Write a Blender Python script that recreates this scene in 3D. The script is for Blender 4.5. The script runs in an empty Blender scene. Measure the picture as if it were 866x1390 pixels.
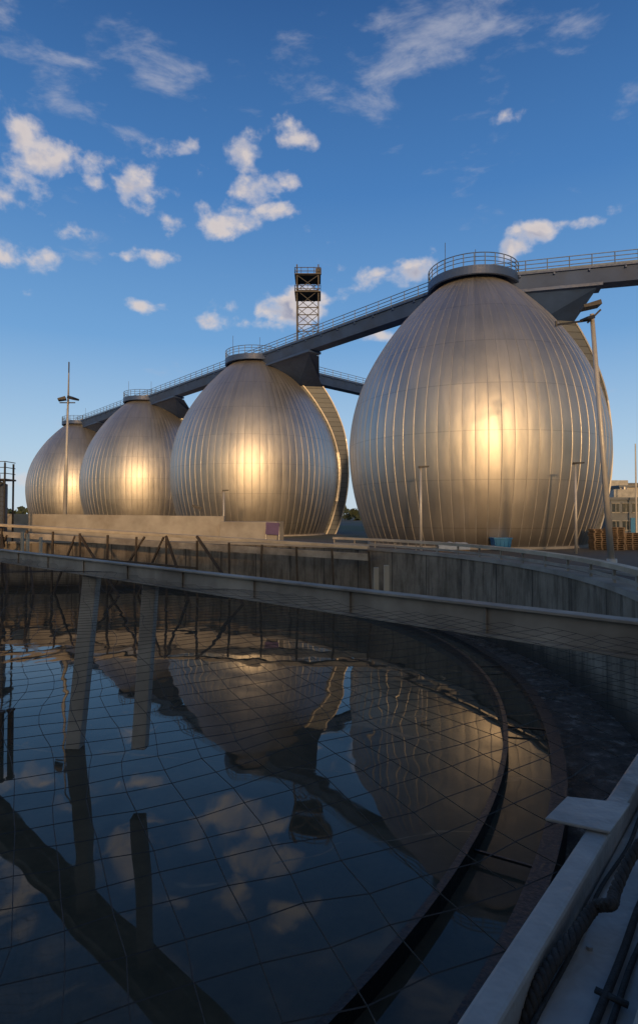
import bpy, bmesh, math, random
from mathutils import Vector, Matrix, noise
random.seed(7)
scene=bpy.context.scene
COL=scene.collection
F=800.0
def px(x,y,d):
    return Vector(((x-433)/F*d,d,(700-y)/F*d))
# ------------------------------------------------------------ node helpers
class NT:
    def __init__(s,nt): s.nt=nt; s.n=nt.nodes; s.l=nt.links
    def new(s,t,**k):
        n=s.n.new(t)
        for a,b in k.items(): setattr(n,a,b)
        return n
    def put(s,sock,v):
        if isinstance(v,bpy.types.NodeSocket): s.l.new(v,sock)
        else: sock.default_value=v
    def M(s,op,a,b=None,c=None,clamp=False):
        n=s.new('ShaderNodeMath',operation=op); n.use_clamp=clamp
        s.put(n.inputs[0],a)
        if b is not None: s.put(n.inputs[1],b)
        if c is not None: s.put(n.inputs[2],c)
        return n.outputs[0]
    def comb(s,x,y,z):
        n=s.new('ShaderNodeCombineXYZ'); s.put(n.inputs[0],x); s.put(n.inputs[1],y); s.put(n.inputs[2],z); return n.outputs[0]
    def sep(s,v):
        n=s.new('ShaderNodeSeparateXYZ'); s.put(n.inputs[0],v); return n.outputs
    def noise(s,v,scale,detail=4,rough=.5,dist=0):
        n=s.new('ShaderNodeTexNoise'); s.put(n.inputs['Vector'],v); n.inputs['Scale'].default_value=scale
        n.inputs['Detail'].default_value=detail; n.inputs['Roughness'].default_value=rough; n.inputs['Distortion'].default_value=dist
        return n.outputs[0]
    def vm(s,op,a,b,c=None):
        n=s.new('ShaderNodeVectorMath',operation=op); s.put(n.inputs[0],a); s.put(n.inputs[1],b)
        if c is not None: s.put(n.inputs[2],c)
        return n.outputs['Value'] if op=='DOT_PRODUCT' else n.outputs[0]
    def mix(s,f,a,b,mode='MIX'):
        n=s.new('ShaderNodeMix',data_type='RGBA',blend_type=mode); s.put(n.inputs[0],f); s.put(n.inputs[6],a); s.put(n.inputs[7],b); return n.outputs[2]
    def mr(s,v,a,b,c=0.,d=1.,smooth=False):
        n=s.new('ShaderNodeMapRange'); n.interpolation_type='SMOOTHSTEP' if smooth else 'LINEAR'
        s.put(n.inputs[0],v); 
        for i,k in enumerate((a,b,c,d)): s.put(n.inputs[i+1],k)
        return n.outputs[0]
    def bump(s,h,dist,strength=1.,normal=None):
        n=s.new('ShaderNodeBump'); s.put(n.inputs['Height'],h); n.inputs['Distance'].default_value=dist; n.inputs['Strength'].default_value=strength
        if normal is not None: s.l.new(normal,n.inputs['Normal'])
        return n.outputs[0]
def C(r,g,b): return (r,g,b,1)
def newmat(name):
    m=bpy.data.materials.new(name); m.use_nodes=True
    t=NT(m.node_tree); b=m.node_tree.nodes['Principled BSDF']
    return m,t,b
def simple(name,col,rough=.6,metal=0.,nscale=3.,var=.25,bumpd=.01,dirt=None,spec=.5,stretch=(1,1,1)):
    m,t,b=newmat(name)
    tc=t.new('ShaderNodeTexCoord').outputs['Object']
    v=t.vm('MULTIPLY',tc,stretch)
    n1=t.noise(v,nscale,4,.6); n2=t.noise(v,nscale*7,2,.6)
    f=t.mr(n1,.3,.7,1-var,1+var)
    c=t.mix(1.,C(*col),t.comb(f,f,f),'MULTIPLY')
    if dirt:
        dm=t.mr(t.noise(v,nscale*.45,4,.65),.48,.68,0,.75)
        c=t.mix(dm,c,C(*dirt))
    t.put(b.inputs['Base Color'],c)
    t.put(b.inputs['Roughness'],t.mr(n2,.3,.7,max(0,rough-.1),min(1,rough+.1)))
    b.inputs['Metallic'].default_value=metal
    b.inputs['Specular IOR Level'].default_value=spec
    if bumpd: t.put(b.inputs['Normal'],t.bump(n2,bumpd))
    return m
# ------------------------------------------------------------ mesh builder
class MB:
    def __init__(s): s.v=[]; s.f=[]
    def box8(s,pts):
        o=len(s.v); s.v+= [tuple(p) for p in pts]
        for f in ((0,3,2,1),(4,5,6,7),(0,1,5,4),(1,2,6,5),(2,3,7,6),(3,0,4,7)): s.f.append(tuple(o+i for i in f))
    def box(s,x0,x1,y0,y1,z0,z1):
        s.box8([(x0,y0,z0),(x1,y0,z0),(x1,y1,z0),(x0,y1,z0),(x0,y0,z1),(x1,y0,z1),(x1,y1,z1),(x0,y1,z1)])
    def beam(s,a,b,w,h,w2=None,h2=None,up=Vector((0,0,1))):
        a=Vector(a); b=Vector(b); d=(b-a).normalized()
        if abs(d.dot(up))>.98: up=Vector((0,1,0))
        sx=d.cross(up).normalized(); u=sx.cross(d).normalized()
        w2=w if w2 is None else w2; h2=h if h2 is None else h2
        P=[]
        for c,ww,hh in ((a,w,h),(b,w2,h2)):
            P+=[c-sx*ww/2-u*hh/2,c+sx*ww/2-u*hh/2,c+sx*ww/2+u*hh/2,c-sx*ww/2+u*hh/2]
        s.box8(P)
    def tube(s,pts,r,n=8,r2=None,cap=True):
        pts=[Vector(p) for p in pts]; o=len(s.v); L=len(pts)
        for i,p in enumerate(pts):
            d=(pts[min(i+1,L-1)]-pts[max(i-1,0)]).normalized()
            up=Vector((0,0,1)) if abs(d.z)<.95 else Vector((0,1,0))
            sx=d.cross(up).normalized(); u=sx.cross(d)
            rr=r if r2 is None else r+(r2-r)*i/(L-1)
            for k in range(n):
                a=2*math.pi*k/n; s.v.append(tuple(p+sx*math.cos(a)*rr+u*math.sin(a)*rr))
        for i in range(L-1):
            for k in range(n):
                k2=(k+1)%n; s.f.append((o+i*n+k,o+i*n+k2,o+(i+1)*n+k2,o+(i+1)*n+k))
        if cap:
            s.f.append(tuple(o+k for k in range(n))[::-1]); s.f.append(tuple(o+(L-1)*n+k for k in range(n)))
    def ring(s,c,r0,r1,z0,z1,n=128,a0=0,a1=2*math.pi):
        full=abs(a1-a0-2*math.pi)<1e-6; o=len(s.v); m=n if full else n+1
        for i in range(m):
            a=a0+(a1-a0)*i/n; ca,sa=math.cos(a),math.sin(a)
            for r,z in ((r0,z0),(r1,z0),(r1,z1),(r0,z1)): s.v.append((c[0]+ca*r,c[1]+sa*r,z))
        for i in range(n):
            j=(i+1)%m
            for k in range(4):
                k2=(k+1)%4; s.f.append((o+i*4+k,o+i*4+k2,o+j*4+k2,o+j*4+k))
        if not full:
            s.f.append((o,o+3,o+2,o+1)); e=o+n*4; s.f.append((e,e+1,e+2,e+3))
    def make(s,name,mat,parent=None,smooth=False,loc=None,bevel=0):
        me=bpy.data.meshes.new(name); me.from_pydata(s.v,[],s.f); me.update()
        bm=bmesh.new(); bm.from_mesh(me); bmesh.ops.recalc_face_normals(bm,faces=bm.faces); bm.to_mesh(me); bm.free()
        if smooth:
            for p in me.polygons: p.use_smooth=True
        me.materials.append(mat)
        o=bpy.data.objects.new(name,me); COL.objects.link(o)
        if parent: o.parent=parent
        if loc: o.location=loc
        if bevel:
            bv=o.modifiers.new('bev','BEVEL'); bv.width=bevel; bv.segments=2; bv.limit_method='ANGLE'
        return o
def empty(name,loc=(0,0,0)):
    o=bpy.data.objects.new(name,None); COL.objects.link(o); o.location=loc; return o
def inst(name,ob,parent):
    o=bpy.data.objects.new(name,ob.data); COL.objects.link(o); o.parent=parent; return o

# ------------------------------------------------------------ materials
NR=76
def egg_mat():
    m,t,b=newmat('satin_aluminium_cladding')
    tc=t.new('ShaderNodeTexCoord').outputs['Object']; x,y,z=t.sep(tc)
    ang=t.M('MULTIPLY',t.M('ADD',t.M('ARCTAN2',y,x),math.pi),NR/(2*math.pi))
    pid=t.M('FLOOR',ang)
    zid=t.M('FLOOR',t.M('DIVIDE',t.M('ADD',z,20.),3.8))
    wn=t.new('ShaderNodeTexWhiteNoise'); t.put(wn.inputs['Vector'],t.comb(pid,zid,0.)); r=wn.outputs['Value']
    wn2=t.new('ShaderNodeTexWhiteNoise'); t.put(wn2.inputs['Vector'],t.comb(pid,7.3,1.)); r2=wn2.outputs['Value']
    big=t.noise(tc,.22,4,.6)
    st=t.noise(t.comb(ang,0.,t.M('MULTIPLY',z,.12)),2.,4,.6)
    val=t.M('ADD',t.M('ADD',t.M('MULTIPLY',r,.06),t.M('MULTIPLY',r2,.08)),t.mr(big,.3,.7,.82,.98))
    val=t.M('MULTIPLY',val,t.mr(st,.3,.7,.91,1.05))
    zz=t.M('DIVIDE',t.M('ADD',z,20.),3.8); fr=t.M('ABSOLUTE',t.M('SUBTRACT',t.M('FRACT',zz),.5))
    line=t.mr(fr,.488,.493,0,1)
    col=t.mix(1.,C(.60,.575,.54),t.comb(val,val,val),'MULTIPLY')
    col=t.mix(t.M('MULTIPLY',line,.25),col,C(.13,.13,.13))
    lowmix=t.mr(z,-3.,4.,.6,0.)
    col=t.mix(lowmix,col,C(.18,.155,.13))  # shell colour turns darker and browner towards the bottom
    t.put(b.inputs['Base Color'],col); b.inputs['Metallic'].default_value=.95
    rg=t.M('ADD',t.M('MULTIPLY',r,.04),t.mr(big,.3,.7,.44,.51)); t.put(b.inputs['Roughness'],rg)
    fa=t.M('FRACT',ang); pil=t.M('MULTIPLY',t.M('MULTIPLY',fa,t.M('SUBTRACT',1.,fa)),4.)
    oil=t.noise(t.comb(t.M('MULTIPLY',ang,.9),0.,t.M('MULTIPLY',z,.35)),1.,2,.5)
    h=t.M('ADD',t.M('MULTIPLY',pil,.30),t.M('MULTIPLY',oil,.9))
    t.put(b.inputs['Normal'],t.bump(h,.04))
    return m
M_egg=egg_mat()
M_rib=simple('seam_rib_metal',(.55,.52,.48),.52,.93,.6,.12,0)
def fin_mat():
    m,t,b=newmat('ribbed_fin_cladding')
    tc=t.new('ShaderNodeTexCoord').outputs['Object']; x,y,z=t.sep(tc)
    fr=t.M('FRACT',t.M('MULTIPLY',z,1.45)); l=t.mr(fr,.0,.14,1,0)
    wn=t.new('ShaderNodeTexWhiteNoise'); t.put(wn.inputs['Vector'],t.comb(t.M('FLOOR',t.M('MULTIPLY',z,1.45)),0.,0.))
    v=t.mr(wn.outputs['Value'],0,1,.85,1.05)
    c=t.mix(1.,C(.15,.165,.185),t.comb(v,v,v),'MULTIPLY'); c=t.mix(l,c,C(.05,.05,.055))
    t.put(b.inputs['Base Color'],c); b.inputs['Metallic'].default_value=.6; b.inputs['Roughness'].default_value=.55
    t.put(b.inputs['Normal'],t.bump(fr,.05))
    return m
M_fin=fin_mat()
M_blue=simple('blue_painted_steel',(.040,.082,.21),.5,0,.5,.18,.004,dirt=(.04,.065,.14))
M_rail=simple('galvanised_rail',(.30,.30,.30),.45,.6,2,.2,0)
M_railb=simple('dark_blue_rail',(.08,.12,.20),.5,.2,2,.2,0)
M_concl=simple('light_concrete',(.36,.335,.30),.85,0,.5,.2,.015,dirt=(.22,.19,.155),spec=.3)
M_cream=simple('cream_coping',(.52,.44,.33),.6,0,.8,.2,.008,dirt=(.32,.26,.19))
M_wood=simple('weathered_timber_braces',(.085,.062,.045),.8,0,1.5,.35,.02,dirt=(.04,.032,.026))
M_beam=simple('grimy_painted_beam',(.36,.315,.265),.65,.0,.9,.32,.01,dirt=(.15,.12,.095))
M_post=simple('grey_painted_post',(.36,.33,.29),.6,.0,1.0,.18,.008,dirt=(.20,.18,.155))
M_dark=simple('dark_wet_steel',(.018,.018,.018),.45,.1,2,.3,.01)
M_black=simple('black_lamp_housing',(.03,.03,.035),.5,.2,2,.2,0)
M_pole=simple('lamp_pole_zinc',(.50,.48,.45),.5,.3,1,.12,0)
M_white=simple('pale_coated_metal',(.30,.295,.285),.5,.05,2.2,.28,.008,dirt=(.11,.10,.09))
M_net=simple('net_cord',(.022,.02,.018),.7,0,5,.3,0)
M_rope=simple('tarred_rope',(.022,.02,.019),.85,0,20,.4,.003)
M_glass=simple('window_glass',(.03,.045,.06),.12,.0,.5,.2,0,spec=.8)
M_facade=simple('facade_panel',(.45,.43,.40),.7,0,.4,.12,.005)
M_faced=simple('facade_dark_panel',(.13,.15,.18),.6,0,.4,.15,.005)
M_bluep=simple('blue_plastic',(.02,.17,.38),.5,0,1,.15,0)
M_tarp=simple('grey_tarpaulin',(.42,.47,.52),.6,0,3,.2,.02)
M_pallet=simple('pallet_wood',(.20,.14,.09),.8,0,2,.35,.01)
M_purple=simple('purple_sign_face',(.12,.08,.17),.5,0,2,.1,0)
M_leaf=simple('distant_foliage',(.05,.065,.03),.9,0,.2,.5,.0)

def wall_mat():
    m,t,b=newmat('basin_wall_concrete')
    tc=t.new('ShaderNodeTexCoord').outputs['Object']; x,y,z=t.sep(tc)
    a=t.M('MULTIPLY',t.M('ARCTAN2',t.M('SUBTRACT',y,23.),t.M('ADD',x,19.)),28.7)
    zrel=t.M('ADD',z,6.)
    streak=t.noise(t.comb(a,0.,t.M('MULTIPLY',z,.15)),1.6,6,.7)
    blot=t.noise(tc,.5,6,.65)
    c=t.mix(t.mr(blot,.3,.7),C(.20,.165,.125),C(.38,.325,.26))
    c=t.mix(t.mr(streak,.46,.66,0,.85),c,C(.075,.06,.048))
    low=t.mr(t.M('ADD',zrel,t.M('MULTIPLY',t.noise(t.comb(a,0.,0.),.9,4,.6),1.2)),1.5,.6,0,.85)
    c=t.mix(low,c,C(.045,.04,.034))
    fr=t.M('FRACT',t.M('DIVIDE',a,3.4)); j=t.mr(t.M('ABSOLUTE',t.M('SUBTRACT',fr,.5)),.485,.493,0,1)
    c=t.mix(t.M('MULTIPLY',j,.8),c,C(.04,.037,.033))
    t.put(b.inputs['Base Color'],c); b.inputs['Roughness'].default_value=.85; b.inputs['Specular IOR Level'].default_value=.25
    t.put(b.inputs['Normal'],t.bump(t.noise(tc,6.,5,.6),.03))
    return m
M_wall=wall_mat()
def ground_mat():
    m,t,b=newmat('asphalt_yard')
    tc=t.new('ShaderNodeTexCoord').outputs['Object']
    n=t.noise(tc,.06,5,.65); n2=t.noise(tc,3.,5,.7); n3=t.noise(tc,.012,3,.5)
    c=t.mix(t.mr(n,.35,.65),C(.06,.056,.052),C(.13,.115,.095))
    c=t.mix(t.mr(n3,.5,.56),c,C(.07,.085,.035))
    f=t.mr(n2,.2,.8,.7,1.3); c=t.mix(1.,c,t.comb(f,f,f),'MULTIPLY')
    t.put(b.inputs['Base Color'],c); b.inputs['Roughness'].default_value=.9
    t.put(b.inputs['Normal'],t.bump(n2,.02)); return m
M_ground=ground_mat()
def water_mat():
    m,t,b=newmat('basin_water')
    tc=t.new('ShaderNodeTexCoord').outputs['Object']
    v=t.vm('MULTIPLY',tc,(1.,.55,1.))
    w1=t.noise(v,.26,2,.35,.5); w2=t.noise(v,.9,1,.5,.3)
    sc=t.noise(t.vm('ADD',t.vm('MULTIPLY',tc,(.45,1.,1.)),(13.,4.,0.)),.16,3,.5,.8)
    d=t.M('ABSOLUTE',t.M('SUBTRACT',sc,.5)); ln=t.mr(d,.0015,.007,1,0)
    brk=t.mr(t.noise(tc,.6,4,.6),.42,.54,0,1)
    film=t.mr(t.noise(tc,.9,6,.78),.36,.78,.10,.42)
    foam=t.M('MAXIMUM',t.M('MULTIPLY',t.M('MULTIPLY',ln,brk),.75),film)
    c=t.mix(foam,C(.040,.040,.030),C(.18,.14,.09))
    t.put(b.inputs['Base Color'],c)
    t.put(b.inputs['Roughness'],t.mr(foam,0.2,.7,.015,.18))
    b.inputs['IOR'].default_value=1.34
    b.inputs['Specular IOR Level'].default_value=.46
    n=t.bump(w1,.085); n=t.bump(w2,.008,1.,n)
    t.put(b.inputs['Normal'],n); return m
M_water=water_mat()
def gutter_mat():
    m,t,b=newmat('wet_gutter')
    tc=t.new('ShaderNodeTexCoord').outputs['Object']
    n=t.noise(tc,3.,7,.75); n1=t.noise(tc,.8,4,.6)
    c=t.mix(t.mr(n,.4,.7),C(.06,.05,.042),C(.22,.19,.16))
    c=t.mix(t.mr(n,.56,.66,0,.8),c,C(.48,.44,.39))
    t.put(b.inputs['Base Color'],c); t.put(b.inputs['Roughness'],t.mr(n1,.4,.6,.15,.6))
    t.put(b.inputs['Normal'],t.bump(n,.08)); return m
M_gut=gutter_mat()

# ------------------------------------------------------------ egg profile
PR=[(-4.5,9.1),(-3.1,9.8),(-1.4,10.55),(1.4,11.4),(4.1,11.88),(6.9,12.0),(9.7,11.62),(12.5,10.75),(15.2,9.35),(18,7.4),(20.6,5.0),(22.0,3.4),(22.6,2.5)]
def rz(z):
    if z<=PR[0][0]: return PR[0][1]
    if z>=PR[-1][0]: return PR[-1][1]
    for i in range(len(PR)-1):
        if PR[i][0]<=z<=PR[i+1][0]:
            a,b=PR[i],PR[i+1]; p=PR[max(i-1,0)]; q=PR[min(i+2,len(PR)-1)]
            h=b[0]-a[0]; t=(z-a[0])/h
            m0=(b[1]-p[1])/(b[0]-p[0])*h if i>0 else (b[1]-a[1]); m1=(q[1]-a[1])/(q[0]-a[0])*h if i+2<len(PR) else (b[1]-a[1])
            return (2*t**3-3*t**2+1)*a[1]+(t**3-2*t**2+t)*m0+(-2*t**3+3*t**2)*b[1]+(t**3-t**2)*m1
Z0,Z1=-4.5,22.6
FD=Vector((.985,.17,0)).normalized(); FP=Vector((-FD.y,FD.x,0))
EGGS=[(15,57),(-9.4,86),(-33.8,115),(-58.2,143.8)]
# shell
mb=MB(); NS=228; NZ=72
for j in range(NZ+1):
    z=Z0+(Z1-Z0)*j/NZ; r=rz(z)
    for i in range(NS):
        a=2*math.pi*i/NS; mb.v.append((r*math.cos(a),r*math.sin(a),z))
for j in range(NZ):
    for i in range(NS):
        i2=(i+1)%NS; mb.f.append((j*NS+i,j*NS+i2,(j+1)*NS+i2,(j+1)*NS+i))
mb.f.append(tuple(NZ*NS+i for i in range(NS)))
shell_v=mb
ribs=MB(); NRZ=48
for k in range(NR):
    a=2*math.pi*k/NR; d=Vector((math.cos(a),math.sin(a),0)); s=Vector((-d.y,d.x,0)); o=len(ribs.v)
    for j in range(NRZ+1):
        z=Z0+(Z1-Z0)*j/NRZ; r=rz(z); w=.036
        for rr,ss in ((r-.05,-w*1.4),(r+.034,-w*.6),(r+.034,w*.6),(r-.05,w*1.4)):
            p=d*rr+s*ss; ribs.v.append((p.x,p.y,z))
    for j in range(NRZ):
        for q in range(3): ribs.f.append((o+j*4+q,o+j*4+q+1,o+(j+1)*4+q+1,o+(j+1)*4+q))
plat=MB(); plat.ring((0,0),.05,4.3,22.42,22.62,72); plat.ring((0,0),4.05,4.32,21.95,22.72,72); plat.ring((0,0),2.9,3.2,21.6,22.40,48)
prl=MB(); NPp=28
for h in (.4,.78,1.15):
    prl.tube([(4.25*math.cos(2*math.pi*i/72),4.25*math.sin(2*math.pi*i/72),22.7+h) for i in range(73)],.035 if h<1 else .045,5)
for i in range(NPp):
    a=2*math.pi*i/NPp; prl.beam((4.25*math.cos(a),4.25*math.sin(a),22.5),(4.25*math.cos(a),4.25*math.sin(a),23.85),.07,.07)
prl.tube([(-3.0,-1.5,22.6),(-3.0,-1.5,26.0)],.03,5); prl.tube([(.6,1.2,22.6),(.6,1.2,26.6)],.03,5)
hat=MB(); hat.ring((1.2,.5),0.02,.7,22.62,23.5,24); hat.ring((-1.2,-.6),0.02,.4,22.62,23.3,20); hat.box(-.5,.4,1,2,22.62,23.9)
fin=MB(); NF=44; o=0
def tz(z): return 1.7 if z<7 else 1.7+(3.3-1.7)*((z-7)/12)**1.3
for j in range(NF+1):
    z=-3.5+(22.5)*j/NF; r=rz(z)
    for rr,ss in ((r-.5,-1.5),(r+tz(z),-1.5),(r+tz(z),1.5),(r-.5,1.5)):
        p=FD*rr+FP*ss; fin.v.append((p.x,p.y,z))
for j in range(NF):
    for q in range(4):
        q2=(q+1)%4; fin.f.append((j*4+q,j*4+q2,(j+1)*4+q2,(j+1)*4+q))
fin.f.append((0,3,2,1)); fin.f.append(tuple(NF*4+i for i in range(4)))
trim=MB()
for ss in (-1.55,1.55):
    for j in range(NF):
        z=-3.5+(22.5)*j/NF; z2=-3.5+(22.5)*(j+1)/NF
        p=FD*(rz(z)+tz(z))+FP*ss; q=FD*(rz(z2)+tz(z2))+FP*ss
        trim.beam((p.x,p.y,z),(q.x,q.y,z2),.14,.14)
for j in range(NF):
    z=-3.5+(22.5)*j/NF; z2=-3.5+(22.5)*(j+1)/NF
    p=FD*(rz(z)+.35)+FP*-1.56; q=FD*(rz(z2)+.35)+FP*-1.56
    trim.beam((p.x,p.y,z),(q.x,q.y,z2),.35,.14)
skirt=MB(); skirt.ring((0,0),9.8,10.3,-3.2,-2.5,96)
src=None
for i,(ex,ey) in enumerate(EGGS):
    e=empty('egg_shaped_digester_tank',(ex,ey,0))
    if i==0:
        src=[shell_v.make('shell',M_egg,e,True),ribs.make('seam_ribs',M_rib,e,True),plat.make('top_platform',M_blue,e),prl.make('platform_railing',M_railb,e),
             hat.make('vent_hatches',M_rail,e),fin.make('support_fin',M_fin,e),trim.make('fin_edge_trim',M_rib,e),skirt.make('base_plinth',M_concl,e)]
    else:
        for s in src: inst(s.name,s,e)
    b=Vector((.966,-.257,0)) if i==0 else Vector((.645,-.764,0)); bp=Vector((-b.y,b.x,0))
    q0,q1=(2.6,11.2) if i==0 else (4.2,13.5)
    ph=MB()
    r0=rz(19)-.3; r1=rz(19)+tz(19)
    bot=[FD*r0-FP*1.3,FD*r1-FP*1.3,FD*r1+FP*1.3,FD*r0+FP*1.3]
    top=[b*q0-bp*.9,b*q1-bp*.9,b*q1+bp*.9,b*q0+bp*.9]
    mid=[bo.lerp(tp_,.93) for bo,tp_ in zip(bot,top)]
    ph.box8([(p.x,p.y,18.9) for p in bot]+[(p.x,p.y,21.0) for p in mid])
    top2=[b*(q0-.25)-bp*1.05,b*(q1+.25)-bp*1.05,b*(q1+.25)+bp*1.05,b*(q0-.25)+bp*1.05]
    ph.box8([(p.x,p.y,21.003) for p in top2]+[(p.x,p.y,21.27) for p in top2])
    ph.make('bridge_bracket',M_blue,e)

# ------------------------------------------------------------ bridge
def bridge(name,pts,z=22.62):
    e=empty(name); g=MB(); r=MB(); d=MB()
    for a,b in zip(pts[:-1],pts[1:]):
        a=Vector((a[0],a[1],0)); b=Vector((b[0],b[1],0)); dr=(b-a).normalized(); n=Vector((-dr.y,dr.x,0)); L=(b-a).length
        up=lambda zz: Vector((0,0,zz))
        P=[]
        for c in (a,b):
            P+=[c-n*.8+up(z-1.35),c+n*.8+up(z-1.35),c+n*1.25+up(z-.14),c-n*1.25+up(z-.14)]
        g.box8(P)
        d.beam(a+up(z-.06),b+up(z-.06),2.9,.14)
        for k in range(int(L/3)+1):
            c=a+dr*(k*3+.3)
            g.beam(c-n*1.42+up(z-.25),c+n*1.42+up(z-.25),.14,.18)
        for sd in (-1.4,1.4):
            for h in (.4,.78,1.15): r.beam(a+n*sd+up(z+h),b+n*sd+up(z+h),.06,.06)
            r.beam(a+n*sd+up(z+.12),b+n*sd+up(z+.12),.03,.18)
            k=0
            while k<L:
                c=a+dr*k+n*sd; r.beam(c+up(z),c+up(z+1.15),.07,.07); k+=1.9
    g.make('box_girder',M_blue,e); d.make('deck',M_blue,e); r.make('railing',M_railb,e)
    return e,r
bridge('elevated_walkway_bridge',[(60,45),(15,57)])
bridge('elevated_walkway_bridge',[(15,57),(-9.4,86)])
bridge('elevated_walkway_bridge',[(-9.4,86),(-33.8,115)])
bridge('elevated_walkway_bridge',[(-33.8,115),(-58.2,143.8)])
bridge('elevated_walkway_bridge',[(-9.4,86),(28,124)])
for (x,y) in ((28,124),(58,46)):
    p=MB(); p.box8([(x-1,y-1,-3),(x+1,y-1,-3),(x+1,y+1,-3),(x-1,y+1,-3),(x-.7,y-.7,21.2),(x+.7,y-.7,21.2),(x+.7,y+.7,21.2),(x-.7,y+.7,21.2)])
    p.make('bridge_pylon',M_blue)

# ------------------------------------------------------------ lattice stair tower
tw=empty('lattice_tower',(-1.9,100,0)); t=MB(); W=1.8; ZT=40.5
for sx in (-1,1):
    for sy in (-1,1): t.beam((sx*W,sy*W,-2.7),(sx*W,sy*W,ZT+1.8),.20,.20)
zz=-2.7; k=0
while zz<ZT-.5:
    z2=min(zz+2.9,ZT)
    for a,b in (((-W,-W),(W,-W)),((W,-W),(W,W)),((W,W),(-W,W)),((-W,W),(-W,-W))):
        t.beam((a[0],a[1],z2),(b[0],b[1],z2),.13,.13)
        t.beam((a[0],a[1],zz),(b[0],b[1],z2),.09,.09)
        t.beam((b[0],b[1],zz),(a[0],a[1],z2),.09,.09)
    zz=z2; k+=1
t.make('lattice_frame',M_black,tw)
t=MB()
for pz in (ZT,37.5):
    t.box(-W-.4,W+.4,-W-.4,W+.4,pz,pz+.16)
    for h in (.55,1.15):
        q=W+.35
        for a,b in (((-q,-q),(q,-q)),((q,-q),(q,q)),((q,q),(-q,q)),((-q,q),(-q,-q))): t.beam((a[0],a[1],pz+h),(b[0],b[1],pz+h),.09,.09)
    for i in range(5):
        for sgn in (-1,1):
            q=W+.35; c=-q+2*q*i/4; t.beam((c,sgn*q,pz),(c,sgn*q,pz+1.2),.09,.09); t.beam((sgn*q,c,pz),(sgn*q,c,pz+1.2),.09,.09)
t.beam((W,W,ZT),(W,W,ZT+3),.18,.18); t.box(W-.5,W+.5,W-.3,W+.3,ZT+1.6,ZT+2.6)
t.make('top_platform',M_black,tw)

# ------------------------------------------------------------ basin
CX,CY=-19.,23.
WZ=-6.0
def disc(name,r,z,mat,n=256):
    m=MB(); m.v=[(CX+r*math.cos(2*math.pi*i/n),CY+r*math.sin(2*math.pi*i/n),z) for i in range(n)]; m.f=[tuple(range(n))]
    return m.make(name,mat)
disc('water',26.1,WZ,M_water)
bas=empty('settling_basin')
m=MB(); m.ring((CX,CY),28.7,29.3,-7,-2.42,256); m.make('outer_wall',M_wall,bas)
m=MB(); m.ring((CX,CY),28.62,29.38,-2.40,-2.22,256); m.make('wall_coping',M_concl,bas)
m=MB(); m.ring((CX,CY),26.3,28.69,-6.8,-6.45,256); m.make('overflow_gutter',M_gut,bas)
m=MB(); m.ring((CX,CY),26.05,26.38,-7,-5.80,256); m.make('weir_wall',M_dark,bas)
m=MB(); m.ring((CX,CY),24.95,25.07,-6.3,-5.70,256)
for i in range(24):
    a=2*math.pi*i/24; d=Vector((math.cos(a),math.sin(a),0)); c=Vector((CX,CY,0))
    p=c+d*25.05; q=c+d*26.1; m.beam((p.x,p.y,-5.85),(q.x,q.y,-5.85),.05,.04)
m.make('scum_baffle',M_dark,bas)
tr=empty('basin_edge_guard_rail')
m=MB(); a0=math.radians(-27); a1=math.radians(46)
m.ring((CX,CY),28.8,29.15,-1.74,-1.58,120,a0,a1); m.make('top_rail',M_cream,tr)
m=MB(); m.ring((CX,CY),28.93,29.0,-2.1,-1.98,120,a0,a1)
n=18
for i in range(n+1):
    a=a0+(a1-a0)*i/n; d=Vector((math.cos(a),math.sin(a),0)); p=Vector((CX,CY,0))+d*28.97; m.beam((p.x,p.y,-2.25),(p.x,p.y,-1.74),.09,.09)
m.make('stubs',M_post,tr)
# ground
NG=256; m=MB()
rads=[29.35,34,45,70,120,300,900,4000]
for r in rads:
    for i in range(NG): m.v.append((CX+r*math.cos(2*math.pi*i/NG),CY+r*math.sin(2*math.pi*i/NG),-2.7))
for j in range(len(rads)-1):
    for i in range(NG):
        i2=(i+1)%NG; m.f.append((j*NG+i,j*NG+i2,(j+1)*NG+i2,(j+1)*NG+i))
m.make('ground',M_ground)
m=MB(); m.ring((CX,CY),33.0,33.15,-2.75,-2.58,200,math.radians(-20),math.radians(80)); m.make('kerb',M_concl)
# near parapet (straight coated steel channel)
par=empty('basin_parapet')
E1=Vector((.50,1.6,0)); E2=Vector((1.47,2.8,0)); ed=(E2-E1).normalized(); en=Vector((ed.y,-ed.x,0))
S0=E1-ed*3.2; S1=E1+ed*3.4
def strip(m,o0,o1,z0,z1,s0=S0,s1=S1):
    m.box8([s0+en*o0+Vector((0,0,z0)),s0+en*o1+Vector((0,0,z0)),s1+en*o1+Vector((0,0,z0)),s1+en*o0+Vector((0,0,z0)),
            s0+en*o0+Vector((0,0,z1)),s0+en*o1+Vector((0,0,z1)),s1+en*o1+Vector((0,0,z1)),s1+en*o0+Vector((0,0,z1))])
m=MB(); strip(m,.02,.60,-2.68,-1.32); m.make('parapet_body',M_white,par,bevel=.02)
m=MB(); strip(m,-.03,.05,-1.318,-1.20); strip(m,.052,.30,-1.316,-1.285); m.make('upper_flange',M_white,par,bevel=.012)
m=MB(); m.tube([S0+en*.38+Vector((0,0,-1.22)),S1+en*.38+Vector((0,0,-1.22))],.085,20); m.make('handrail_pipe',M_white,par,True)
m=MB()
for k in range(9):
    c=S0+ed*(.4+k*.75)+en*.38; m.beam(c+Vector((0,0,-1.33)),c+Vector((0,0,-1.26)),.06,.12)
for k in range(18):
    c=S0+ed*(.2+k*.37)+en*.12; m.tube([c+Vector((0,0,-1.29)),c+Vector((0,0,-1.275))],.010,6)
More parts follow.
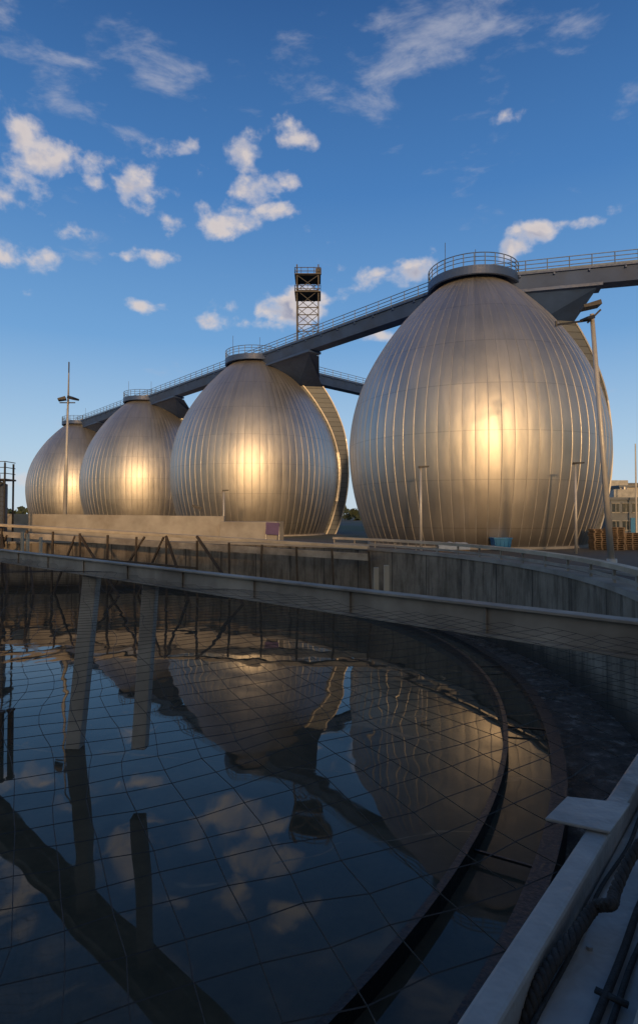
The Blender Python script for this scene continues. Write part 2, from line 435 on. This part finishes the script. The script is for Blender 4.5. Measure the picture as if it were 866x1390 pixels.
m.make('pipe_saddles_and_bolts',M_rail,par)
# control cables clipped along the channel
m=MB()
for off,rad,sd in ((.205,.011,1.),(.235,.008,5.),(.085,.007,9.)):
    pts=[]
    for k in range(90):
        s_=k/89*6.6
        pts.append(S0+ed*s_+en*(off+.012*noise.noise(Vector((s_*2.5,sd,0))))+Vector((0,0,-1.285+rad+.006*(1+noise.noise(Vector((s_*3,sd,4)))))))
    m.tube(pts,rad,6)
for k in range(11):
    c=S0+ed*(.35+k*.6); m.beam(c+en*.18+Vector((0,0,-1.262)),c+en*.26+Vector((0,0,-1.262)),.02,.006)
m.make('control_cables',M_rope,par,True)
m=MB()
pl=[px(735,1110,2.34),px(765,1078,2.52),px(850,1090,2.46),px(822,1130,2.24)]
for p in pl: p.z=-1.183
m.box8([p-Vector((0,0,.012)) for p in (pl[0],pl[3],pl[2],pl[1])]+[p for p in (pl[0],pl[3],pl[2],pl[1])])
m.make('net_bracket_plate',M_white,par,bevel=.004)
# rope
rp=MB(); ctl=[px(880,1118,2.05),px(850,1155,2.02),px(828,1200,1.90),px(822,1218,1.83),px(800,1222,1.85),px(780,1248,1.79),px(745,1292,1.66),px(720,1335,1.58),px(700,1400,1.5)]
path=[]
for i in range(len(ctl)-1):
    p_=ctl[max(i-1,0)]; a=ctl[i]; b=ctl[i+1]; q_=ctl[min(i+2,len(ctl)-1)]
    for k in range(14):
        s=k/14; path.append(.5*((2*a)+(b-p_)*s+(2*p_-5*a+4*b-q_)*s*s+(3*a-p_-3*b+q_)*s**3))
for ph_ in (0,2.094,4.189):
    pp=[]
    for i,p in enumerate(path):
        d=(path[min(i+1,len(path)-1)]-path[max(i-1,0)]).normalized(); sx=d.cross(Vector((0,0,1))).normalized(); u=sx.cross(d); a=ph_+i*.75
        pp.append(p+(sx*math.cos(a)+u*math.sin(a))*.0095)
    rp.tube(pp,.0105,6)
rp.make('rope',M_rope,None,True)

# ------------------------------------------------------------ scraper bridge beams
sb=empty('scraper_bridge')
A=Vector((-10.8,20,-1.3))+(Vector((-10.8,20,0))-Vector((3.5,6.4,0))).normalized()*8
B=Vector((3.5,6.4,-1.3))+(Vector((3.5,6.4,0))-Vector((-10.8,20,0))).normalized()*2.2
dr=(B-A).normalized(); nn=Vector((-dr.y,dr.x,0)); L=(B-A).length
V=lambda z: Vector((0,0,z))
m=MB(); m.beam(A-V(.04),B-V(.04),.05,.34); m.beam(A+nn*.75-V(.1),B+nn*.75-V(.1),.14,.28)
m.beam(A+V(.148),B+V(.148),.24,.035); m.beam(A-V(.228),B-V(.228),.24,.035)
m.make('main_girders',M_beam,sb,bevel=.006)
m=MB(); k=.4
while k<L:
    c=A+dr*k; m.beam(c+nn*.03-V(.05),c+nn*.68-V(.12),.07,.06); k+=.55
m.beam(A+nn*.38-V(.03),B+nn*.38-V(.03),.5,.03)
k=.6
while k<L:
    c=A+dr*k-nn*.045; m.beam(c-V(.205),c+V(.125),.012,.05); k+=2.3
m.make('cross_members',M_beam,sb)
m=MB()
def hang(x0,y0,x1,y1,zb,w):
    m.beam((x0,y0,-1.35),(x1,y1,zb),w,w)
def onbeam(u):
    a=A; s=(u*a.y-a.x)/(dr.x-u*dr.y); return a+dr*s
p=onbeam((120-433)/F); hang(p.x,p.y+.4,p.x-.30,p.y-.0,-6.25,.38)
p=onbeam((200-433)/F); hang(p.x,p.y+.4,p.x-.12,p.y+.0,-5.25,.32)
m.make('hanging_posts',M_post,sb,bevel=.03)
m=MB()
for u,h in ((6,.75),(30,.6),(13,.7),(478,.45),(492,.5)):
    p=onbeam((u-433)/F)+nn*.6; m.beam(p,(p.x,p.y,p.z+h),.08,.08)
m.make('stub_posts',M_cream,sb)

gw=empty('access_gangway')
RA=px(-60,709,50); RB=px(500,743,39.5)
m=MB(); m.beam(RA,RB,.5,.22); m.make('top_rail',M_cream,gw,bevel=.02)
m=MB(); m.beam(RA-V(.75),RB-V(.65),.3,.45); m.make('edge_beam',M_beam,gw)
m=MB(); N=15
rnd=random.Random(3)
for i in range(N):
    s=i/(N-1); p=RA.lerp(RB,s)+Vector((0,-.2,-.25)); q=Vector((p.x+rnd.uniform(-.2,.2),p.y,-6.3))
    m.beam(p,q,.14,.14)
    if i<10:
        s2=(i+rnd.uniform(.8,1.3))/(N-1); p2=RA.lerp(RB,s2)+Vector((0,-.25,-.3))
        if rnd.random()<.75: m.beam(Vector((p.x,p.y-.1,-1.5)),Vector((p2.x+rnd.uniform(-1,1),p2.y-rnd.uniform(0,2.5),-6.2)),.15,.15)
        if rnd.random()<.55: m.beam(Vector((p2.x,p2.y+.1,-1.6)),Vector((p.x,p.y+.1,-6.2)),.13,.13)
m.beam(RA+Vector((0,-.3,-2.0)),RB+Vector((-12,2.4,-1.6)),.14,.14)
m.make('timber_braces',M_wood,gw)
m=MB(); m.tube([px(-80,862,30.5),px(120,846,33.5),px(330,816,42)],.11,8); m.make('skimmer_pipe',M_wood,gw)
m=MB()
for x,y in ((6,1010),(19,1006)):
    d=6*800/(y-700); p=Vector(((x-433)/F*d,d,-6.4)); m.beam(p,p+V(1.25),.11,.11,.11,.11); m.beam(p+V(1.25),p+V(1.31),.16,.16)
m.make('depth_gauge_post',M_wood)

# parapet wall far left
m=MB(); a=px(-120,694,57); b=px(305,706,52); m.beam(Vector((a.x,a.y,-1.2)),Vector((b.x,b.y,-1.55)),.4,3.0)
pw=m.make('concrete_retaining_wall',M_concl)
m=MB(); c1=px(305,706,52); c2=px(381,708,50)
m.beam(Vector((c1.x,c1.y-.3,-1.75)),Vector((c2.x,c2.y-.3,-1.75)),1.4,2.5); bx=m.make('concrete_utility_box',M_concl,bevel=.04)
sg=empty('information_sign'); m=MB(); s1=px(361,717,49.0); s2=px(379,718,48.6); m.beam(s1,s2,.05,1.0); m.make('panel',M_purple,sg)
m=MB(); m.beam((s1.x,s1.y+.1,-2.7),(s1.x,s1.y+.1,-.9),.06,.06); m.beam((s2.x,s2.y+.1,-2.7),(s2.x,s2.y+.1,-.9),.06,.06); m.make('legs',M_rail,sg)

# ------------------------------------------------------------ lamps
def flood(m,c,aim,w=.9,h=.28,d=.6):
    c=Vector(c); aim=Vector(aim).normalized(); m.beam(c-aim*d*.5,c+aim*d*.5,w,h,w*1.1,h*.6)
def mast(name,base,top,r0,r1,heads,arms):
    e=empty(name); m=MB(); m.tube([base,top],r0,10,r1); m.tube([base,Vector(base)+V(.5)],r0*1.5,10); m.make('pole',M_pole,e,True)
    m=MB()
    for h in heads: flood(m,*h)
    for a,b in arms: m.beam(a,b,.09,.09)
    m.make('floodlights',M_black,e)
b=px(829,770,30.8); b.z=-2.75; tp=px(806,424,30.3)
mast('floodlight_mast',b,tp,.17,.11,[(px(804,413,30.1),(-1,.1,-.25),.7,.24,.9),(px(800,430,30),(-.9,-.3,-.25),.5,.18,.5)],[(px(757,439,29.5),px(806,432,30.3)),(px(800,436,30.3),px(818,418,30.3)),(px(757,434,29.5),px(757,441,29.5))])
b=px(88,742,56); b.z=-2.75; tp=px(92,505,56)
mast('floodlight_mast',b,tp,.22,.06,[(px(83,541,55.6),(-1,-.3,-.3),.8,.3,.7),(px(98,540,55.6),(1,-.3,-.3),.8,.3,.7)],[(px(80,546,56),px(101,546,56)),(px(92,548,56),px(92,490,56))])
def street(name,x,ytop,ybase,d,arm):
    e=empty(name); b=px(x,ybase,d); b.z=-2.75; t=px(x,ytop,d); t.x=b.x
    m=MB(); m.tube([b,t],.11,8,.075); m.make('pole',M_pole,e,True)
    m=MB(); m.beam(t-Vector((0.15,0,0)),t+Vector((arm,0,.05)),.32,.15,.24,.09); m.make('lantern',M_black,e)
street('street_lamp',571,634,745,43,.6)
street('street_lamp',781,629,746,41.5,.6)
street('street_lamp',304,666,705,60,.5)
e=empty('spotlight'); m=MB(); p=px(275,702,53); p.z=.0; m.beam(p-V(.5),p+V(.45),.07,.07); flood(m,p+Vector((-.5,0,.75)),(-1,-.2,.35),.6,.3,.9); m.make('housing',M_black,e)

# ------------------------------------------------------------ left service structure
e=empty('service_gantry',(-27.1,50,0)); m=MB()
for x in (-2.4,-.9,.45):
    for y in (0,1.4): m.beam((x,y,-2.7),(x,y,4.5),.12,.12)
m.box(-2.6,.6,-.2,1.6,3.0,3.14)
for z in (3.6,4.1,4.6): m.beam((-2.5,-.1,z),(.55,-.1,z),.06,.06); m.beam((.55,-.1,z),(.55,1.5,z),.06,.06)
for i in range(7): m.beam((-2.5+i*.5,-.1,3.1),(-2.5+i*.5,-.1,4.6),.06,.06)
m.beam((-2.4,0,0),(.45,0,3),.08,.08)
for i in range(12): m.beam((.2,-.3,-2+i*.4),(.6,-.3,-2+i*.4),.04,.04)
m.beam((.2,-.3,-2.5),(.2,-.3,3.5),.05,.05); m.beam((.6,-.3,-2.5),(.6,-.3,3.5),.05,.05)
m.make('frame',M_black,e)
m=MB(); m.tube([(-.6,.7,-2.7),(-.6,.7,2.7)],.85,20); m.tube([(-.6,.7,2.7),(-.6,.7,2.95)],.85,20,.3); m.make('silo',M_faced,e,True)

# ------------------------------------------------------------ small yard items
e=empty('blue_skip_container'); c=px(679,742,46.0); c.z=-2.7
m=MB(); w,d,h=.68,.6,.9
m.box8([c+Vector(v) for v in ((-w*.85,-d*.85,.08),(w*.85,-d*.85,.08),(w*.85,d*.85,.08),(-w*.85,d*.85,.08),(-w,-d,h),(w,-d,h),(w,d,h),(-w,d,h))])
m.box(c.x-w-.06,c.x+w+.06,c.y-d-.06,c.y+d+.06,h-2.7,h-2.6)
for i in range(4): m.box(c.x-w*.8+i*.32,c.x-w*.8+i*.32+.05,c.y-d-.03,c.y-d*.9,-2.6,h-2.72)
m.make('body',M_bluep,e,bevel=.02)
m=MB()
for sx in (-.4,.4): m.tube([(c.x+sx-.05,c.y-.45,-2.62),(c.x+sx+.05,c.y-.45,-2.62)],.08,10)
m.make('wheels',M_black,e)
e=empty('covered_pallet_stack'); c=px(614,748,44.0); c.z=-2.7
m=MB(); m.box(c.x-1.1,c.x+1.1,c.y-.5,c.y+.5,-2.7,-2.5); m.make('pallet',M_pallet,e)
m=MB(); P=[]; 
for i in range(13):
    x=-1.15+2.3*i/12; zt=.6+.14*noise.noise(Vector((i*.7,0,0)))-(.2 if i in (0,12) else 0)
    P.append((x,zt))
for (x,zt) in P: m.v+= [(c.x+x,c.y-.55,-2.50),(c.x+x,c.y-.45,-2.6+zt),(c.x+x,c.y+.45,-2.6+zt),(c.x+x,c.y+.55,-2.50)]
for i in range(12):
    for q in range(3): m.f.append((i*4+q,i*4+q+1,i*4+4+q+1,i*4+4+q))
m.make('tarpaulin',M_tarp,e,True)
def pallets(c,n,sx=1.2):
    e=empty('pallet_stack'); m=MB(); rn=random.Random(int(c.x*10))
    for k in range(n):
        z=-2.7+k*.15; ox=rn.uniform(-.05,.05)
        for i in range(5): m.box(c.x-sx/2+ox,c.x+sx/2+ox,c.y-.5+i*.22,c.y-.5+i*.22+.12,z+.115,z+.14)
        for i in range(3): m.box(c.x-sx/2+ox+i*(sx-.12)/2,c.x-sx/2+ox+i*(sx-.12)/2+.12,c.y-.5,c.y+.5,z+.02,z+.11)
        for i in range(3): m.box(c.x-sx/2+ox,c.x+sx/2+ox,c.y-.52+i*.45,c.y-.52+i*.45+.1,z,z+.018)
    m.make('pallets',M_pallet,e)
for (x,n,d) in ((812,11,47),(833,12,46.5),(853,9,47),(869,7,47.5),(887,10,47)):
    pallets(px(x,745,d),n)

# ------------------------------------------------------------ buildings
def building(name,x0,x1,y0,y1,z1,floors,bays,mat,front='-y'):
    e=empty(name); m=MB(); m.box(x0,x1,y0,y1,-2.75,z1); m.make('walls',mat,e)
    m=MB(); m.box(x0-.25,x1+.25,y0-.25,y1+.25,z1+.003,z1+.35); m.make('roof_edge',M_faced,e)
    yf=y0 if front=='-y' else y1; sg=-1 if front=='-y' else 1
    g=MB(); f=MB(); H=(z1+2.7)/floors; Wd=(x1-x0)/bays
    for a in range(floors):
        for b in range(bays):
            cx=x0+Wd*(b+.5); cz=-2.7+H*(a+.55); w=Wd*.33; h=H*.24
            g.box(cx-w,cx+w,min(yf,yf+sg*.05),max(yf,yf+sg*.05),cz-h,cz+h)
            f.box(cx-w-.1,cx+w+.1,min(yf,yf+sg*.14),max(yf,yf+sg*.14),cz-h-.14,cz-h-.003)
            f.box(cx-.04,cx+.04,min(yf+sg*.052,yf+sg*.09),max(yf+sg*.052,yf+sg*.09),cz-h,cz+h)
            f.box(cx-w-.1,cx+w+.1,min(yf,yf+sg*.14),max(yf,yf+sg*.14),cz+h+.003,cz+h+.1)
    g.make('windows',M_glass,e); f.make('frames',M_white,e)
    m=MB(); cx=(x0+x1)/2; m.box(cx-.8,cx+.8,min(yf,yf+sg*.16),max(yf,yf+sg*.16),-2.7,-.3); m.make('door',M_bluep,e)
    m=MB(); m.box(x0+2,x0+5,(y0+y1)/2-1,(y0+y1)/2+1,z1+.35,z1+1.6); m.tube([(x1-3,(y0+y1)/2,z1+.3),(x1-3,(y0+y1)/2,z1+2)],.35,12); m.make('roof_plant',M_rail,e)
building('office_building',49,75,96,112,4.6,2,9,M_facade)
building('glazed_workshop',40.5,47.5,82,90,2.2,2,5,M_faced)
building('storage_hall',46,95,125,150,6.6,2,12,M_concl)
building('unseen_shade_building',-62,52,-44,-24,7.2,3,26,M_facade,'+y')  # unseen block added behind the camera to keep the basin in shade
m=MB(); p=px(863,700,80); m.tube([(p.x,80,-2.7),(p.x,80,9.8)],.15,8,.08); m.make('antenna_pole',M_pole)

m=MB(); rn=random.Random(5)
for i in range(5200):
    a=rn.uniform(math.radians(15),math.radians(165)); R=rn.uniform(330,380)
    hmax=4+4*noise.noise(Vector((a*30,0,0)))+3*noise.noise(Vector((a*90,3,0)))
    z=-2.7+rn.random()**.8*max(2.,hmax+3); c=Vector((R*math.cos(a),R*math.sin(a),z)); s=rn.uniform(.7,1.9)
    u=Vector((rn.uniform(-1,1),rn.uniform(-1,1),rn.uniform(-1,1))).normalized(); v=u.orthogonal().normalized(); o=len(m.v)
    for q in ((-1,-.8),(1,-.9),(.8,1),(-.7,.9)): m.v.append(tuple(c+u*s*q[0]+v*s*q[1]))
    m.f.append((o,o+1,o+2,o+3))
m.make('distant_trees',M_leaf)

# ------------------------------------------------------------ safety net
net=MB(); th=math.radians(24); e1=Vector((math.cos(th),math.sin(th),0)); e2=Vector((-math.sin(th),math.cos(th),0)); CS=.21
def npos(a,b):
    p=e1*a*CS+e2*b*CS
    nx=noise.noise(Vector((p.x*.9,p.y*.9,1.3))); ny=noise.noise(Vector((p.x*.9,p.y*.9,7.7))); nz=noise.noise(Vector((p.x*.35,p.y*.35,4.1)))
    h=noise.noise(Vector((a*1.7,b*1.9,2.2)))
    return Vector((p.x+nx*.18+h*.035,p.y+ny*.18-h*.035,-1.34+nz*.16))
def inside(p):
    if (p.x-CX)**2+(p.y-CY)**2>29.2**2: return False
    w=p-A
    if w.x*nn.x+w.y*nn.y>-.14: return False
    q=p-E1
    if q.x*en.x+q.y*en.y>.0: return False
    return p.x>-13 and p.y>.6
def strand(get,rng):
    run=[]
    for t_ in rng:
        p=get(t_)
        if inside(p): run.append(p)
        else:
            if len(run)>1:
                net.tube(run,.0024,3,cap=False)
            run=[]
    if len(run)>1: net.tube(run,.0024,3,cap=False)
for b in range(-60,150):
    strand(lambda t_:npos(t_,b),range(-90,90))
for a in range(-90,90):
    strand(lambda t_:npos(a,t_),range(-60,150))
net.make('safety_net',M_net)

# ------------------------------------------------------------ world
SUN_EL=math.radians(8); SUN_AZ=math.radians(179)
w=bpy.data.worlds.new("World"); scene.world=w; w.use_nodes=True
T=NT(w.node_tree); bg=w.node_tree.nodes['Background']
sky=T.new('ShaderNodeTexSky',sky_type='NISHITA'); sky.sun_disc=False; sky.sun_elevation=SUN_EL; sky.sun_rotation=SUN_AZ
sky.air_density=1.1; sky.dust_density=1.4; sky.ozone_density=1.6
g=T.new('ShaderNodeTexCoord').outputs['Generated']; X,Y,Z=T.sep(g)
az=T.M('ARCTAN2',X,Y); el=T.M('ARCSINE',Z)
AE=T.comb(az,el,0.)
rp_=T.new('ShaderNodeValToRGB'); T.put(rp_.inputs[0],T.M('DIVIDE',el,math.pi/2))
els=rp_.color_ramp.elements
stops=[(0,(5.8,6.9,7.8)),(.07,(3.9,5.7,7.7)),(.18,(1.5,3.5,6.6)),(.32,(.55,1.95,4.9)),(.48,(.20,.90,2.8)),(.75,(.14,.6,1.9))]
els[0].position=0; els[0].color=C(*stops[0][1]); els[1].position=1; els[1].color=C(.12,.5,1.6)
for p_,c_ in stops[1:]:
    e_=els.new(p_); e_.color=C(*c_)
front=T.mr(Y,-.35,.25,.08,.85,True)
base=T.mix(front,sky.outputs[0],rp_.outputs[0])
def field(L_):
    acc=None
    for (x,y,sx,sy,wt) in L_:
        dx=(x-433)/F; dz=(700-y)/F; a=math.atan(dx); e_=math.atan(dz/math.sqrt(1+dx*dx))
        ix,iy=F/sx*math.cos(a)**-1*.9,F/sy
        v=T.vm('MULTIPLY_ADD',AE,(ix,iy,0.),(-a*ix,-e_*iy,0.))
        r2=T.vm('DOT_PRODUCT',v,v)
        ex=T.M('POWER',.3679,r2)
        acc=T.M('MAXIMUM',T.M('MULTIPLY',ex,wt),acc if acc is not None else 0.)
    return acc
cov=T.M('ADD',field([(170,245,210,70,1.12),(80,215,72,38,1.7),(125,250,50,30,1.55),(35,262,60,36,1.65),(22,168,44,32,1.6),(215,192,85,20,1.5),(195,262,70,46,1.75),(225,292,48,26,1.6),(325,205,46,30,1.65),
     (262,225,50,26,1.5),(338,250,54,26,1.65),(298,292,62,34,1.75),(372,280,34,16,1.5),(185,342,44,16,1.65),(12,345,48,30,1.65),
     (186,410,34,12,1.5),(110,310,70,20,1.4),(320,436,70,15,1.65),(385,415,95,24,1.8),(455,398,90,27,1.8),(540,378,85,28,1.8),
     (700,334,40,20,1.65),(735,312,44,22,1.75),(790,296,60,14,1.8),(850,276,50,15,1.8),(405,172,48,22,1.6),(495,455,60,12,1.6),
     (20,655,44,20,1.5),(675,155,34,11,1.25),(395,240,30,16,1.3)]),T.mr(Y,-.1,-.5,0.,.95))
gv=T.vm('MULTIPLY',g,(1.,1.,1.25))
n=T.noise(gv,13.5,6,.55,.1); n2=T.noise(T.vm('ADD',gv,(.009,-.004,.018)),13.5,3,.55,.1)
dens=T.M('ADD',T.M('MULTIPLY',T.M('SUBTRACT',n,.5),1.05),T.M('MULTIPLY_ADD',cov,.215,-.245))
mask=T.mr(dens,-.02,.19,0.,1.,True)
wc=T.M('ADD',field([(470,105,120,40,.85),(560,65,120,44,.9),(640,30,120,44,1.),(400,40,100,36,.55),(150,50,200,46,.9),(200,105,120,28,.7),(780,15,90,34,.75),(60,120,80,28,.7)]),T.mr(Y,-.1,-.6,0.,.5))
wv=T.new('ShaderNodeMapping'); T.put(wv.inputs['Vector'],g); wv.inputs['Rotation'].default_value=(0,math.radians(30),0); wv.inputs['Scale'].default_value=(2.6,3.0,7.0)
wn=T.noise(wv.outputs[0],3.8,6,.6,.25)
wm=T.M('MULTIPLY',T.mr(T.M('ADD',wn,T.M('MULTIPLY',wc,.18)),.60,.92,0.,1.,True),.62)
light=T.mr(T.M('SUBTRACT',n,n2),-.04,.05,0.,1.)
core=T.mr(dens,.06,.26,0.,1.)
cl=T.mix(core,C(6.2,5.9,6.1),C(3.2,3.2,4.0)); cl=T.mix(T.M('MULTIPLY',light,.65),cl,C(7.5,6.5,5.8))
rear=T.mr(Y,.0,-.6,0.,.55,True); cl=T.mix(rear,cl,C(9.0,5.8,3.2))
skyc=T.mix(wm,base,C(4.5,4.6,5.3))
skyc=T.mix(T.M('MULTIPLY',mask,.90),skyc,cl)
T.put(bg.inputs['Color'],skyc); bg.inputs['Strength'].default_value=.108
# sun
sd=Vector((math.sin(SUN_AZ)*math.cos(SUN_EL),math.cos(SUN_AZ)*math.cos(SUN_EL),math.sin(SUN_EL)))
l=bpy.data.lights.new('sun','SUN'); l.energy=2.1; l.angle=math.radians(2.5); l.color=(1,.60,.27)
lo=bpy.data.objects.new('sun',l); COL.objects.link(lo); lo.rotation_euler=sd.to_track_quat('Z','Y').to_euler(); lo.location=(0,-60,40)
# ------------------------------------------------------------ camera
cd=bpy.data.cameras.new('camera'); cam=bpy.data.objects.new('camera',cd); COL.objects.link(cam); scene.camera=cam
th=math.radians(1.5)
cd.sensor_fit='VERTICAL'; cd.sensor_height=36; cd.sensor_width=36; cd.lens=F/1390*36
cd.shift_y=-((695-(700-F*math.tan(th)))/1390)
cd.clip_start=.05; cd.clip_end=9000
cam.location=(0,0,0); cam.rotation_euler=(math.radians(90)+th,0,0)
scene.view_settings.view_transform='Standard'; scene.view_settings.look='None'; scene.view_settings.exposure=0
